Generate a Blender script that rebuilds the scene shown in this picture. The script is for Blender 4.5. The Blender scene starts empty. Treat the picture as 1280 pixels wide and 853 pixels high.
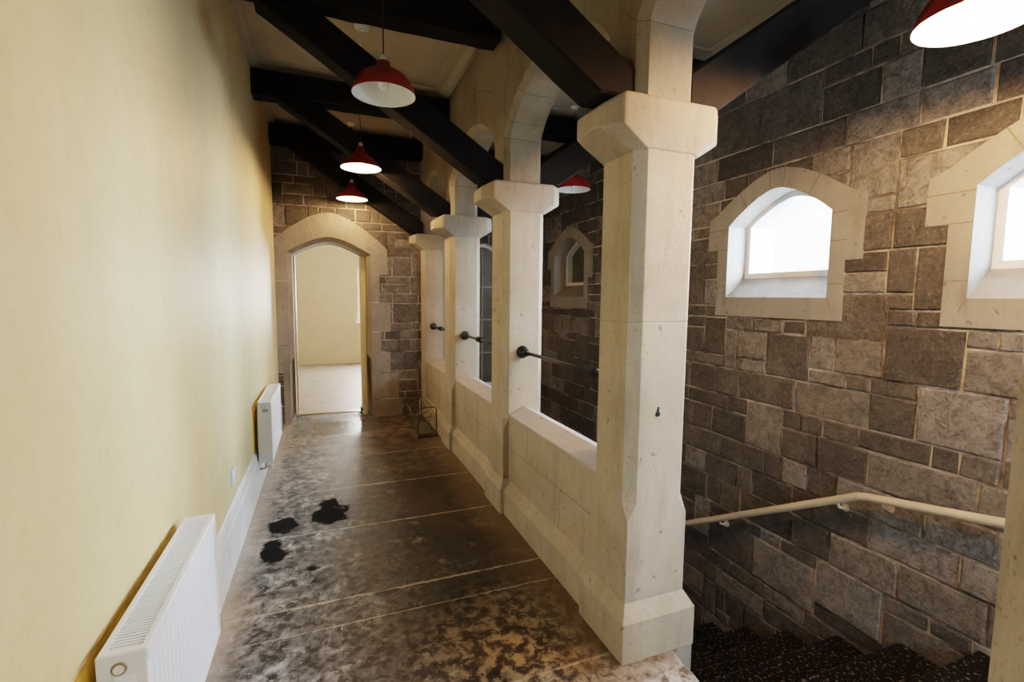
import bpy, bmesh, math, random
from mathutils import Vector, Matrix
S = bpy.context.scene
C = S.collection
PI = math.pi
rnd = random.Random(7)

# ------------------------------------------------------------------ materials
def newmat(name):
    m = bpy.data.materials.new(name); m.use_nodes = True
    nt = m.node_tree; nt.nodes.clear()
    out = nt.nodes.new('ShaderNodeOutputMaterial'); b = nt.nodes.new('ShaderNodeBsdfPrincipled')
    nt.links.new(b.outputs[0], out.inputs[0])
    return m, nt, b
class N:
    def __init__(s, nt): s.nt = nt
    def n(s, t, **k):
        o = s.nt.nodes.new(t)
        for a, v in k.items(): setattr(o, a, v)
        return o
    def put(s, sock, v):
        if hasattr(v, 'links') or isinstance(v, bpy.types.NodeSocket): s.nt.links.new(v, sock)
        else: sock.default_value = v
    def coord(s, scale=(1,1,1)):
        t = s.n('ShaderNodeTexCoord'); m = s.n('ShaderNodeMapping'); s.nt.links.new(t.outputs['Object'], m.inputs[0])
        m.inputs['Scale'].default_value = scale; return m.outputs[0]
    def noise(s, vec, scale, detail=4, rough=.6, dist=0):
        o = s.n('ShaderNodeTexNoise'); s.put(o.inputs['Vector'], vec); o.inputs['Scale'].default_value = scale
        o.inputs['Detail'].default_value = detail; o.inputs['Roughness'].default_value = rough; o.inputs['Distortion'].default_value = dist
        return o.outputs['Fac']
    def vor(s, vec, scale, feature='F1'):
        o = s.n('ShaderNodeTexVoronoi', feature=feature); s.put(o.inputs['Vector'], vec); o.inputs['Scale'].default_value = scale
        return o.outputs['Distance']
    def ramp(s, fac, stops):
        o = s.n('ShaderNodeValToRGB'); s.put(o.inputs[0], fac); e = o.color_ramp.elements
        while len(e) < len(stops): e.new(.5)
        for i, (p, c) in enumerate(stops):
            e[i].position = p; e[i].color = (c, c, c, 1) if isinstance(c, (int, float)) else (*c, 1)
        return o.outputs[0]
    def rng(s, v, a, b, c=0, d=1):
        o = s.n('ShaderNodeMapRange'); s.put(o.inputs[0], v)
        for i, x in zip((1, 2, 3, 4), (a, b, c, d)): o.inputs[i].default_value = x
        return o.outputs[0]
    def math(s, op, a, b=0, c=None):
        o = s.n('ShaderNodeMath', operation=op); s.put(o.inputs[0], a); s.put(o.inputs[1], b)
        if c is not None: s.put(o.inputs[2], c)
        return o.outputs[0]
    def mix(s, f, a, b, mode='MIX'):
        o = s.n('ShaderNodeMix', data_type='RGBA', blend_type=mode); s.put(o.inputs[0], f)
        for i, v in ((6, a), (7, b)):
            if isinstance(v, tuple): o.inputs[i].default_value = (*v, 1)
            else: s.put(o.inputs[i], v)
        return o.outputs[2]
    def bump(s, b, h, strength=.4, dist=.01):
        o = s.n('ShaderNodeBump'); o.inputs['Strength'].default_value = strength; o.inputs['Distance'].default_value = dist
        s.put(o.inputs['Height'], h); s.nt.links.new(o.outputs[0], b.inputs['Normal'])

def simple(name, col, rough=.5, metal=0, var=.06, scale=30, bump=.0):
    m, nt, b = newmat(name); n = N(nt); v = n.coord()
    f = n.noise(v, scale, 3)
    c2 = tuple(max(0, x*(1-var*2.5)) for x in col)
    nt.links.new(n.mix(n.rng(f, .35, .65), c2, tuple(col)), b.inputs['Base Color'])
    b.inputs['Roughness'].default_value = rough; b.inputs['Metallic'].default_value = metal
    if bump: n.bump(b, f, bump, .004)
    return m

def stone_smooth(name, base, dark, streak=.5, pit=.6):
    m, nt, b = newmat(name); n = N(nt); v = n.coord()
    big = n.noise(v, 2.2, 4, .6); v2 = n.coord((6, 6, 1.2)); st = n.noise(v2, 2.0, 4, .65)
    c = n.mix(n.rng(big, .35, .7), base, dark)
    c = n.mix(n.math('MULTIPLY', n.rng(st, .5, .75), streak), c, tuple(x*.62 for x in dark))
    fine = n.noise(v, 90, 3, .7)
    c = n.mix(n.math('MULTIPLY', n.rng(fine, .56, .70), .5), c, tuple(x*.5 for x in dark))
    sp = n.noise(v, 26, 2, .5)
    c = n.mix(n.math('MULTIPLY', n.rng(sp, .68, .74), pit), c, tuple(x*.3 for x in dark))
    nt.links.new(c, b.inputs['Base Color']); b.inputs['Roughness'].default_value = .75
    h = n.math('ADD', n.math('MULTIPLY', fine, .5), n.noise(v, 25, 4, .6))
    n.bump(b, h, .35, .006)
    return m

def rubble(name, stops, tint_noise=1.0):
    m, nt, b = newmat(name); n = N(nt); v = n.coord()
    g = n.n('ShaderNodeNewGeometry'); r = g.outputs['Random Per Island']
    c = n.ramp(r, [(p, tuple(x*k for x, k in zip(q, (.62, .62, .62)))) for p, q in stops])
    big = n.noise(v, 3.0, 5, .7, .4); mid = n.noise(v, 14, 5, .75, .6); fine = n.noise(v, 60, 4, .75)
    c = n.mix(n.math('MULTIPLY', n.rng(mid, .40, .66), .7), c, (.04, .034, .03))
    c = n.mix(n.math('MULTIPLY', n.rng(big, .52, .72), .35), c, (.30, .25, .19))
    c = n.mix(n.math('MULTIPLY', n.rng(fine, .56, .70), .45), c, (.30, .27, .235))
    c = n.mix(n.math('MULTIPLY', n.rng(fine, .46, .34), .6), c, (.03, .026, .022))
    nt.links.new(c, b.inputs['Base Color']); b.inputs['Roughness'].default_value = .85
    h = n.math('ADD', n.math('MULTIPLY', mid, 1.2), n.math('MULTIPLY', fine, .6))
    n.bump(b, h, .9, .018)
    return m

def mortar(name):
    m, nt, b = newmat(name); n = N(nt); v = n.coord()
    a = n.noise(v, 2.6, 4, .7); f = n.noise(v, 40, 3)
    c = n.mix(n.rng(a, .42, .60), (.11, .09, .075), (.50, .43, .37))
    red = n.noise(v, 5.5, 2, .5)
    c = n.mix(n.rng(red, .70, .74), c, (.33, .12, .07))
    c = n.mix(n.math('MULTIPLY', n.rng(f, .5, .7), .5), c, (.2, .16, .13))
    nt.links.new(c, b.inputs['Base Color']); b.inputs['Roughness'].default_value = .95
    n.bump(b, f, .5, .006)
    return m

def plaster_yellow():
    m, nt, b = newmat('cream_yellow_painted_plaster'); n = N(nt); v = n.coord((1, 1, .45))
    a = n.noise(v, 3.5, 5, .6); d = n.noise(n.coord(), 22, 5, .7)
    c = n.mix(n.rng(a, .3, .7), (.72, .595, .325), (.64, .515, .26))
    c = n.mix(n.math('MULTIPLY', n.rng(d, .5, .75), .35), c, (.52, .40, .18))
    nt.links.new(c, b.inputs['Base Color'])
    nt.links.new(n.rng(d, .3, .7, .5, .62), b.inputs['Roughness'])
    n.bump(b, d, .05, .003)
    return m

def floor_mat():
    m, nt, b = newmat('worn_stained_flagstone'); n = N(nt)
    v = n.coord(); sx = n.n('ShaderNodeSeparateXYZ'); nt.links.new(v, sx.inputs[0]); X, Y = sx.outputs[0], sx.outputs[1]
    n1 = n.noise(v, 1.7, 6, .68, .5); n2 = n.noise(v, 5, 6, .72, .8); n3 = n.noise(v, 17, 5, .7, .4); n4 = n.noise(v, 60, 3, .7)
    left = n.rng(X, .62, -.35)                        # towards the plastered wall
    c = n.mix(n.rng(n1, .36, .60), (.008, .007, .006), (.036, .027, .018))
    c = n.mix(n.rng(n3, .5, .68), c, (.016, .012, .009))
    # greyer, dustier slab surface on the left side
    c = n.mix(n.math('MULTIPLY', left, .68), c, n.mix(n.rng(n3, .42, .66), (.018, .018, .02), (.30, .295, .30)))
    dust = n.rng(n.math('ADD', n2, n.math('MULTIPLY', left, .08)), .57, .68)
    dust = n.math('MULTIPLY', dust, n.rng(n3, .38, .62))
    c = n.mix(n.math('MULTIPLY', dust, n.rng(X, .9, -.2, .35, .9)), c, (.40, .385, .365))
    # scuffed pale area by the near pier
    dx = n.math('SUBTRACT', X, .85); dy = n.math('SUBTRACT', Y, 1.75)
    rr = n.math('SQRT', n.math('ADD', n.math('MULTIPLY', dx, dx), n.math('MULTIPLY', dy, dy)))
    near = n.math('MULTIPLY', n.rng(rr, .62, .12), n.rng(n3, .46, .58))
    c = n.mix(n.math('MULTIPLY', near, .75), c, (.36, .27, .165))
    # brown dirt gathered along the arcade and at the far end
    edge = n.math('MULTIPLY', n.rng(n.math('ADD', X, n.math('MULTIPLY', n2, .35)), 1.0, 1.28), .8)
    c = n.mix(edge, c, (.15, .105, .065))
    edl = n.math('MULTIPLY', n.rng(n.math('SUBTRACT', X, n.math('MULTIPLY', n2, .2)), -.44, -.56), .8)
    c = n.mix(edl, c, (.42, .35, .29))
    far = n.math('MULTIPLY', n.rng(Y, 3.6, 5.2), n.rng(n2, .40, .60))
    c = n.mix(n.math('MULTIPLY', far, .7), c, (.20, .155, .11))
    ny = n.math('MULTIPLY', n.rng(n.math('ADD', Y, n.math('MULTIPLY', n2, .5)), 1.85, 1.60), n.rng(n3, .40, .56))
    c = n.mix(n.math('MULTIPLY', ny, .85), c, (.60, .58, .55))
    # paint flecks
    fl = n.rng(n.noise(v, 42, 6, .7), .67, .69)
    c = n.mix(n.math('MULTIPLY', fl, n.rng(n1, .4, .6, .3, 1)), c, (.66, .63, .58))
    fl2 = n.math('MULTIPLY', n.rng(n.math('ADD', n.noise(v, 10, 9, .75), n.math('MULTIPLY', left, .045)), .665, .69), n.rng(X, 1.0, -.1, .25, 1))
    c = n.mix(fl2, c, (.62, .58, .53))
    # dark blots and the damp slab
    wob = n.math('MULTIPLY', n.math('SUBTRACT', n.noise(v, 7, 3, .5), .5), .22)
    spots = None
    for (px, py, r) in ((-.31, 3.34, .082), (.0, 3.42, .105), (-.32, 3.02, .068), (-.01, 3.53, .075), (-.10, 2.66, .022)):
        ax = n.math('SUBTRACT', X, px); ay = n.math('MULTIPLY', n.math('SUBTRACT', Y, py), .62)
        d = n.math('ADD', n.math('SQRT', n.math('ADD', n.math('MULTIPLY', ax, ax), n.math('MULTIPLY', ay, ay))), wob)
        k = n.rng(d, r+.012, r-.008); c = n.mix(k, c, (.011, .011, .011)); spots = k if spots is None else n.math('MAXIMUM', spots, k)
    # joints
    yj = n.math('ADD', Y, n.math('MULTIPLY', n.math('SUBTRACT', n3, .5), .03))
    for j, w in ((.88, .006), (1.62, .006), (2.2, .004), (2.40, .008), (3.165, .007), (3.86, .010), (4.62, .007), (5.38, .008)):
        k = n.math('COMPARE', yj, j, w)
        c = n.mix(n.math('MULTIPLY', k, n.rng(n2, .36, .56, .05, .8)), c, (.40, .35, .28))
    ax = n.math('SUBTRACT', X, .12); ay = n.math('SUBTRACT', Y, 5.72)
    d = n.math('MAXIMUM', n.math('MULTIPLY', n.math('ABSOLUTE', ax), .95), n.math('ABSOLUTE', ay))
    wet = n.rng(n.math('ADD', d, n.math('MULTIPLY', n.math('SUBTRACT', n2, .5), .2)), .46, .26)
    c = n.mix(n.math('MULTIPLY', wet, .5), c, (.10, .105, .11))
    nt.links.new(c, b.inputs['Base Color'])
    ro = n.rng(n3, .3, .7, .36, .62); ro = n.mix(wet, ro, (.26, .26, .26)); ro = n.mix(spots, ro, (.8, .8, .8))
    nt.links.new(ro, b.inputs['Roughness']); nt.links.new(n.math('MULTIPLY', n.rng(spots, 0, 1, 1, .1), n.rng(n3, .3, .7, .08, .42)), b.inputs['Specular IOR Level'])
    n.bump(b, n.math('ADD', n3, n.math('MULTIPLY', n4, .4)), .3, .006)
    return m

def terrazzo():
    m, nt, b = newmat('speckled_dark_stair_stone'); n = N(nt); v = n.coord(); v2 = n.coord((1, 1, 1))
    f = n.noise(v, 52, 3, .6); g = n.noise(v, 9, 4, .6)
    sx = n.n('ShaderNodeSeparateXYZ'); nt.links.new(v, sx.inputs[0])
    c = n.mix(n.rng(f, .57, .66), (.004, .004, .004), (.15, .135, .11))
    side = n.rng(n.math('ADD', sx.outputs[0], n.math('MULTIPLY', g, .5)), 2.55, 2.95)
    c = n.mix(n.math('MULTIPLY', side, .85), c, (.10, .075, .055))
    nt.links.new(c, b.inputs['Base Color']); b.inputs['Roughness'].default_value = .75; b.inputs['Specular IOR Level'].default_value = .15
    n.bump(b, f, .3, .006)
    return m

def beam_mat():
    m, nt, b = newmat('black_stained_timber'); n = N(nt); v = n.coord((1, 1, 1))
    a = n.noise(v, 12, 5, .7, .3); f = n.noise(v, 60, 3)
    c = n.mix(n.rng(a, .35, .7), (.0035, .003, .0028), (.012, .009, .007))
    nt.links.new(c, b.inputs['Base Color']); b.inputs['Roughness'].default_value = .75; b.inputs['Specular IOR Level'].default_value = .2
    n.bump(b, n.math('ADD', a, n.math('MULTIPLY', f, .3)), .3, .006)
    return m

def lettering_dark(name): return simple(name, (.03, .03, .032), .5)

M = {}
M['stone'] = stone_smooth('pale_limestone_shaft', (.45, .385, .29), (.35, .285, .20))
M['stone_cap'] = stone_smooth('limestone_capital', (.42, .36, .28), (.30, .25, .19), .55)
M['stone_wall'] = stone_smooth('limestone_arcade', (.36, .31, .235), (.25, .21, .16), .5, .3)
M['coping'] = stone_smooth('pinkish_grey_coping', (.50, .44, .40), (.38, .33, .30), .3)
M['surround'] = stone_smooth('grey_window_stone', (.32, .295, .265), (.24, .22, .195), .5)
M['surround_end'] = stone_smooth('taupe_doorway_stone', (.30, .25, .20), (.20, .165, .13), .5)
M['rubble'] = rubble('coursed_rubble_stone', [(0, (.12, .105, .09)), (.25, (.18, .158, .138)), (.42, (.13, .115, .10)), (.55, (.26, .228, .195)), (.66, (.16, .14, .12)), (.76, (.40, .36, .315)), (.90, (.44, .41, .38)), (1, (.30, .262, .22))])
M['rubble_end'] = rubble('end_wall_stone', [(0, (.14, .112, .088)), (.3, (.21, .165, .13)), (.5, (.28, .235, .19)), (.68, (.17, .135, .11)), (.82, (.42, .37, .32)), (1, (.24, .195, .15))])
M['mortar'] = mortar('pale_lime_mortar')
M['joint'] = simple('dark_joint', (.21, .17, .125), .9)
M['yellow'] = plaster_yellow()
M['cream'] = simple('cream_room_paint', (.66, .57, .42), .7, 0, .02, 4)
M['creamjamb'] = simple('cream_painted_jamb', (.66, .55, .33), .5, 0, .04, 10)
M['ceiling'] = simple('off_white_ceiling', (.47, .42, .33), .8, 0, .05, 3)
M['white'] = simple('white_gloss_paint', (.80, .80, .79), .35, 0, .02, 5)
M['skirting'] = simple('white_skirting', (.76, .73, .69), .45, 0, .05, 7)
M['radiator'] = simple('white_radiator_enamel', (.84, .86, .89), .28, 0, .01, 4)
M['radend'] = simple('ivory_radiator_end', (.72, .69, .63), .4, 0, .02, 8)
M['ochre'] = simple('ochre_gap_glow', (.85, .52, .07), .6, 0, .1, 9)  # ochre colour paints the warm glow in the gap behind the radiators
M['ventdark'] = simple('radiator_interior', (.07, .055, .04), .7)
M['black'] = beam_mat()
M['iron'] = simple('black_painted_iron', (.018, .018, .02), .38, .3, .1, 40, .2)
M['wire'] = simple('tarnished_wire', (.13, .10, .07), .4, .8, .1, 40)
M['red'] = simple('red_enamel', (.26, .022, .014), .33, 0, .05, 10)
M['rail'] = simple('cream_painted_rail', (.62, .54, .42), .4, 0, .04, 14)
M['floor'] = floor_mat()
M['roomfloor'] = simple('pale_grey_screed', (.42, .38, .34), .5, 0, .10, 5, .1)
M['terrazzo'] = terrazzo()
M['brass'] = simple('dull_brass', (.35, .27, .14), .35, .9)
M['greytag'] = simple('grey_green_tag', (.22, .28, .22), .5)
M['bluewhite'] = simple('pale_blue_plate', (.55, .66, .85), .4)
M['rack_mat'] = simple('grey_rubber_mat', (.10, .10, .085), .8, 0, .2, 60)
M['whitein'] = simple('white_enamel_inner', (.85, .84, .82), .3, 0, .01, 5)
M['flex'] = simple('dark_flex', (.03, .012, .01), .5)
M['marks'] = simple('incised_mark', (.24, .17, .09), .9)
m, nt, b = newmat('glowing_bulb'); b.inputs['Emission Color'].default_value = (1, .70, .40, 1); b.inputs['Emission Strength'].default_value = 90; M['bulb'] = m
m, nt, b = newmat('unlit_bulb'); b.inputs['Base Color'].default_value = (.85, .85, .85, 1); b.inputs['Roughness'].default_value = .15; M['bulb_off'] = m
m = bpy.data.materials.new('clear_glass'); m.use_nodes = True; nt = m.node_tree; nt.nodes.clear()
o = nt.nodes.new('ShaderNodeOutputMaterial'); mx = nt.nodes.new('ShaderNodeMixShader'); tr = nt.nodes.new('ShaderNodeBsdfTransparent'); gl = nt.nodes.new('ShaderNodeBsdfGlossy')
gl.inputs['Roughness'].default_value = .03; mx.inputs[0].default_value = .06
nt.links.new(tr.outputs[0], mx.inputs[1]); nt.links.new(gl.outputs[0], mx.inputs[2]); nt.links.new(mx.outputs[0], o.inputs[0]); M['glass'] = m
M['dimglass'] = simple('opaque_dark_glass', (.13, .135, .12), .25, 0, .1, 4)  # opaque dark grey; gives the far right-wall window its blocked sky

# ------------------------------------------------------------------ mesh helpers
def obj(name, bm, mats, parent=None, smooth=False, bevel=0):
    me = bpy.data.meshes.new(name)
    bmesh.ops.recalc_face_normals(bm, faces=bm.faces)
    bm.to_mesh(me); bm.free()
    if not isinstance(mats, (list, tuple)): mats = [mats]
    for m in mats: me.materials.append(m)
    if smooth:
        for p in me.polygons: p.use_smooth = True
    o = bpy.data.objects.new(name, me); C.objects.link(o)
    if parent is not None: o.parent = parent
    if bevel:
        md = o.modifiers.new('bevel', 'BEVEL'); md.width = bevel; md.segments = 2; md.limit_method = 'ANGLE'; md.angle_limit = .6
    return o
def struct(name, bm, mats, parent=None, **k):
    o = obj(name, bm, mats, parent, **k)
    if parent is None: o['kind'] = 'structure'
    return o
def tag(o, label, cat, group=None):
    o['label'] = label; o['category'] = cat
    if group: o['group'] = group
    return o
def thing(name, label, cat, loc=(0, 0, 0), group=None):
    o = bpy.data.objects.new(name, None); C.objects.link(o); o.location = loc; o.empty_display_size = .05
    return tag(o, label, cat, group)
def structempty(name, loc=(0, 0, 0)):
    o = bpy.data.objects.new(name, None); C.objects.link(o); o.location = loc; o['kind'] = 'structure'; o.empty_display_size = .05
    return o
def box(bm, x0, x1, y0, y1, z0, z1, mi=0):
    vs = [bm.verts.new((x, y, z)) for z in (z0, z1) for y in (y0, y1) for x in (x0, x1)]
    for q in ((0, 2, 3, 1), (4, 5, 7, 6), (0, 1, 5, 4), (2, 6, 7, 3), (0, 4, 6, 2), (1, 3, 7, 5)):
        f = bm.faces.new([vs[i] for i in q]); f.material_index = mi
    return vs
def prism(bm, pts, axis, a0, a1, mi=0):
    """pts: 2-D outline; axis 0: pts=(y,z) swept along x; 1: (x,z) along y; 2: (x,y) along z"""
    def P(p, a): return (a, p[0], p[1]) if axis == 0 else (p[0], a, p[1]) if axis == 1 else (p[0], p[1], a)
    A = [bm.verts.new(P(p, a0)) for p in pts]; B = [bm.verts.new(P(p, a1)) for p in pts]
    fs = [bm.faces.new(A), bm.faces.new(B[::-1])]
    n = len(pts)
    for i in range(n): fs.append(bm.faces.new((A[i], B[i], B[(i+1) % n], A[(i+1) % n])))
    for f in fs: f.material_index = mi
def tube(bm, pts, r, seg=10, mi=0, caps=True):
    pts = [Vector(p) for p in pts]; rings = []
    rs = r if isinstance(r, (list, tuple)) else [r]*len(pts)
    up = None
    for i, p in enumerate(pts):
        d = (pts[min(i+1, len(pts)-1)] - pts[max(i-1, 0)]).normalized()
        if up is None: up = Vector((0, 0, 1)) if abs(d.z) < .9 else Vector((1, 0, 0))
        s = d.cross(up).normalized(); up = s.cross(d).normalized()
        rings.append([bm.verts.new(p + (s*math.cos(2*PI*k/seg) + up*math.sin(2*PI*k/seg))*rs[i]) for k in range(seg)])
    for a, b_ in zip(rings, rings[1:]):
        for k in range(seg):
            f = bm.faces.new((a[k], a[(k+1) % seg], b_[(k+1) % seg], b_[k])); f.material_index = mi; f.smooth = True
    if caps:
        for f in (rings[0][::-1], rings[-1]):
            bm.faces.new(f).material_index = mi
def lathe(bm, prof, seg=40, c=(0, 0, 0), mi=None):
    rings = []
    for (r, z) in prof:
        if r < 1e-5: rings.append([bm.verts.new((c[0], c[1], c[2]+z))])
        else: rings.append([bm.verts.new((c[0]+r*math.cos(2*PI*k/seg), c[1]+r*math.sin(2*PI*k/seg), c[2]+z)) for k in range(seg)])
    for i, (a, b_) in enumerate(zip(rings, rings[1:])):
        for k in range(seg):
            k2 = (k+1) % seg
            if len(a) == 1 and len(b_) == 1: continue
            if len(a) == 1: f = bm.faces.new((a[0], b_[k2], b_[k]))
            elif len(b_) == 1: f = bm.faces.new((a[k], a[k2], b_[0]))
            else: f = bm.faces.new((a[k], a[k2], b_[k2], b_[k]))
            f.smooth = True
            if mi: f.material_index = mi[i]
def rings_solid(bm, rings, mi=0):
    R = [[bm.verts.new(p) for p in r] for r in rings]
    n = len(R[0])
    for a, b_ in zip(R, R[1:]):
        for k in range(n): bm.faces.new((a[k], a[(k+1) % n], b_[(k+1) % n], b_[k])).material_index = mi
    bm.faces.new(R[0][::-1]); bm.faces.new(R[-1])
def octa(x0, x1, y0, y1, c, z):
    return [(x0+c, y0, z), (x1-c, y0, z), (x1, y0+c, z), (x1, y1-c, z), (x1-c, y1, z), (x0+c, y1, z), (x0, y1-c, z), (x0, y0+c, z)]
def bool_diff(bm, cutters):
    """returns a new bmesh: bm minus the cutter bmeshes"""
    me = bpy.data.meshes.new('t'); bmesh.ops.recalc_face_normals(bm, faces=bm.faces); bm.to_mesh(me); bm.free()
    o = bpy.data.objects.new('t', me); C.objects.link(o); tmp = []
    for cb in cutters:
        bmesh.ops.recalc_face_normals(cb, faces=cb.faces)
        cm = bpy.data.meshes.new('c'); cb.to_mesh(cm); cb.free(); co = bpy.data.objects.new('c', cm); C.objects.link(co); tmp.append(co)
        md = o.modifiers.new('b', 'BOOLEAN'); md.operation = 'DIFFERENCE'; md.solver = 'EXACT'; md.object = co
    bpy.context.view_layer.update()
    dg = bpy.context.evaluated_depsgraph_get()
    r = bpy.data.meshes.new_from_object(o.evaluated_get(dg))
    out = bmesh.new(); out.from_mesh(r)
    for x in tmp+[o]: bpy.data.objects.remove(x)
    return out

# ------------------------------------------------------------------ masonry
def packing(u0, u1, v0, v1, seed, hs=(.09, .12, .15, .18, .21), ws=(.12, .52), p2=.22, p3=.05):
    r = random.Random(seed); rows = []; v = v0
    while v < v1-.02:
        h = r.choice(hs); h = min(h, v1-v)
        if v1-(v+h) < .05: h = v1-v
        rows.append((v, h)); v += h
    st = .02; n = int(round((u1-u0)/st)); occ = [[False]*n for _ in rows]; out = []
    for i, (v, h) in enumerate(rows):
        k = 0
        while k < n:
            if occ[i][k]: k += 1; continue
            w = int(r.uniform(*ws)**1.0/st)
            e = k
            while e < n and e-k < w and not occ[i][e]: e += 1
            rest = 0
            while e+rest < n and not occ[i][e+rest] and rest < 6: rest += 1
            if rest < 5: e += rest
            x = r.random(); span = 3 if x < p3 else 2 if x < p2 else 1
            span = min(span, len(rows)-i)
            hh = sum(rows[i+s][1] for s in range(span))
            if hh > .34: span = 1; hh = h
            for s in range(span):
                for q in range(k, e): occ[i+s][q] = True
            out.append((u0+k*st, u0+e*st, v, v+hh)); k = e
    return out
def add_block(bm, mapf, u0, u1, v0, v1, r, gap=.006, proud=.014):
    d = r.uniform(.35, 1)*proud; j = lambda a=.004: r.uniform(-a, a)
    g = gap
    base = [(u0+g, v0+g), (u1-g, v0+g), (u1-g, v1-g), (u0+g, v1-g)]
    base = [(a+j(), b_+j(.003)) for a, b_ in base]
    ins = .007
    sg = [(1, 1), (-1, 1), (-1, -1), (1, -1)]
    top = [(a+s*ins+j(.003), b_+t*ins+j(.003)) for (a, b_), (s, t) in zip(base, sg)]
    V0 = [bm.verts.new(mapf(a, b_, .03)) for a, b_ in base]
    V1 = [bm.verts.new(mapf(a, b_, -d*.35)) for a, b_ in base]
    V2 = [bm.verts.new(mapf(a, b_, -d+j(.003))) for a, b_ in top]
    for A, B in ((V0, V1), (V1, V2)):
        for k in range(4): bm.faces.new((A[k], A[(k+1) % 4], B[(k+1) % 4], B[k]))
    bm.faces.new(V2); bm.faces.new(V0[::-1])
def prism_uv(mapf, pts, d0, d1):
    bm = bmesh.new()
    A = [bm.verts.new(mapf(u, v, d0)) for u, v in pts]; B = [bm.verts.new(mapf(u, v, d1)) for u, v in pts]
    bm.faces.new(A); bm.faces.new(B[::-1]); n = len(pts)
    for i in range(n): bm.faces.new((A[i], B[i], B[(i+1) % n], A[(i+1) % n]))
    return bm
def masonry_wall(name, mapf, u0, u1, v0, v1, thick, cuts, opens, seed, mat, outline=None, **k):
    """cuts: outlines the stones stop at; opens: outlines right through the wall"""
    r = random.Random(seed+1)
    blocks = packing(u0, u1, v0, v1, seed, **k)
    A = bmesh.new(); B = bmesh.new(); nb = 0
    for (a, b_, c, d) in blocks:
        hit = False
        for P in cuts:
            us = [p[0] for p in P]; vs = [p[1] for p in P]
            if b_ > min(us)-.02 and a < max(us)+.02 and d > min(vs)-.02 and c < max(vs)+.02: hit = True
        if hit: add_block(B, mapf, a, b_, c, d, r); nb += 1
        else: add_block(A, mapf, a, b_, c, d, r)
    if nb: B = bool_diff(B, [prism_uv(mapf, P, -.1, .2) for P in cuts])
    back = bmesh.new(); V = prism_uv(mapf, [(u0, v0), (u1, v0), (u1, v1), (u0, v1)], 0, thick)
    back.free(); back = V
    if opens: back = bool_diff(back, [prism_uv(mapf, P, -.5, thick+.5) for P in opens])
    for f in back.faces: f.material_index = 1
    me = bpy.data.meshes.new('x'); B.to_mesh(me); B.free(); A.from_mesh(me)
    for f in A.faces: f.material_index = 0
    me2 = bpy.data.meshes.new('y'); bmesh.ops.recalc_face_normals(back, faces=back.faces); back.to_mesh(me2); back.free(); A.from_mesh(me2)
    return struct(name, A, [mat, M['mortar']])

ARCH = [(-1, 0), (-.82, .28), (-.6, .56), (-.35, .83), (-.12, .98), (0, 1), (.12, .98), (.35, .83), (.6, .56), (.82, .28), (1, 0)]
def arch_outline(uc, hw, v0, vs, va): return [(uc-hw, v0)] + [(uc+hw*a, vs+(va-vs)*b_) for a, b_ in ARCH] + [(uc+hw, v0)]

# ------------------------------------------------------------------ camera
f_, yaw, pitch, roll = 599.24, .37184, .09114, .009536
d = Vector((math.sin(yaw)*math.cos(pitch), math.cos(yaw)*math.cos(pitch), -math.sin(pitch)))
r0 = d.cross(Vector((0, 0, 1))).normalized(); u0 = r0.cross(d)
r = math.cos(roll)*r0 + math.sin(roll)*u0; u = -math.sin(roll)*r0 + math.cos(roll)*u0
cam = bpy.data.cameras.new('camera'); co = bpy.data.objects.new('camera', cam); C.objects.link(co)
mt = Matrix((r, u, -d)).transposed().to_4x4(); mt.translation = Vector((0, 0, 1.5)); co.matrix_world = mt
cam.sensor_width = 36; cam.lens = f_/1280*36; cam.clip_start = .02; S.camera = co

# ------------------------------------------------------------------ layout
XL, XR, YE, ZC = -.52, 2.9, 6.08, 3.39
PY = [.175] + [1.575+1.465*k for k in range(4)]       # near face of each pier
BX0, BX1, D = 1.125, 1.425, .29

# corridor floor: slab with a worn broken edge at the stair head
bm = bmesh.new()
out = [(XL-.1, -1.7), (3.0, -1.7), (3.0, .86), (1.40, .86)]
y = .92
while y < 1.50:
    out.append((1.345+.012*math.sin(y*23)+rnd.uniform(-.008, .008), y)); y += .05
out += [(1.36, 1.54), (1.42, 1.56), (1.42, 6.3), (.48, 6.3), (.48, 6.52), (-.36, 6.52), (-.36, 6.2), (XL-.1, 6.2)]
prism(bm, out, 2, -.16, 0)
struct('floor', bm, M['floor'], bevel=.012)
bm = bmesh.new(); box(bm, -1.6, 2.2, 6.52, 11.3, -.16, -.002)
struct('floor_room', bm, M['roomfloor']).name = 'floor.001'

# left plaster wall
bm = bmesh.new(); box(bm, XL-.2, XL, -1.7, 6.3, 0, ZC+.1)
struct('wall_left', bm, M['yellow'])
# skirting
bm = bmesh.new()
prism(bm, [(XL, 0), (XL+.026, 0), (XL+.026, .24), (XL+.018, .26), (XL+.018, .285), (XL+.008, .31), (XL, .32)], 1, -1.6, YE)
struct('baseboard_left', bm, M['skirting'])
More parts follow.
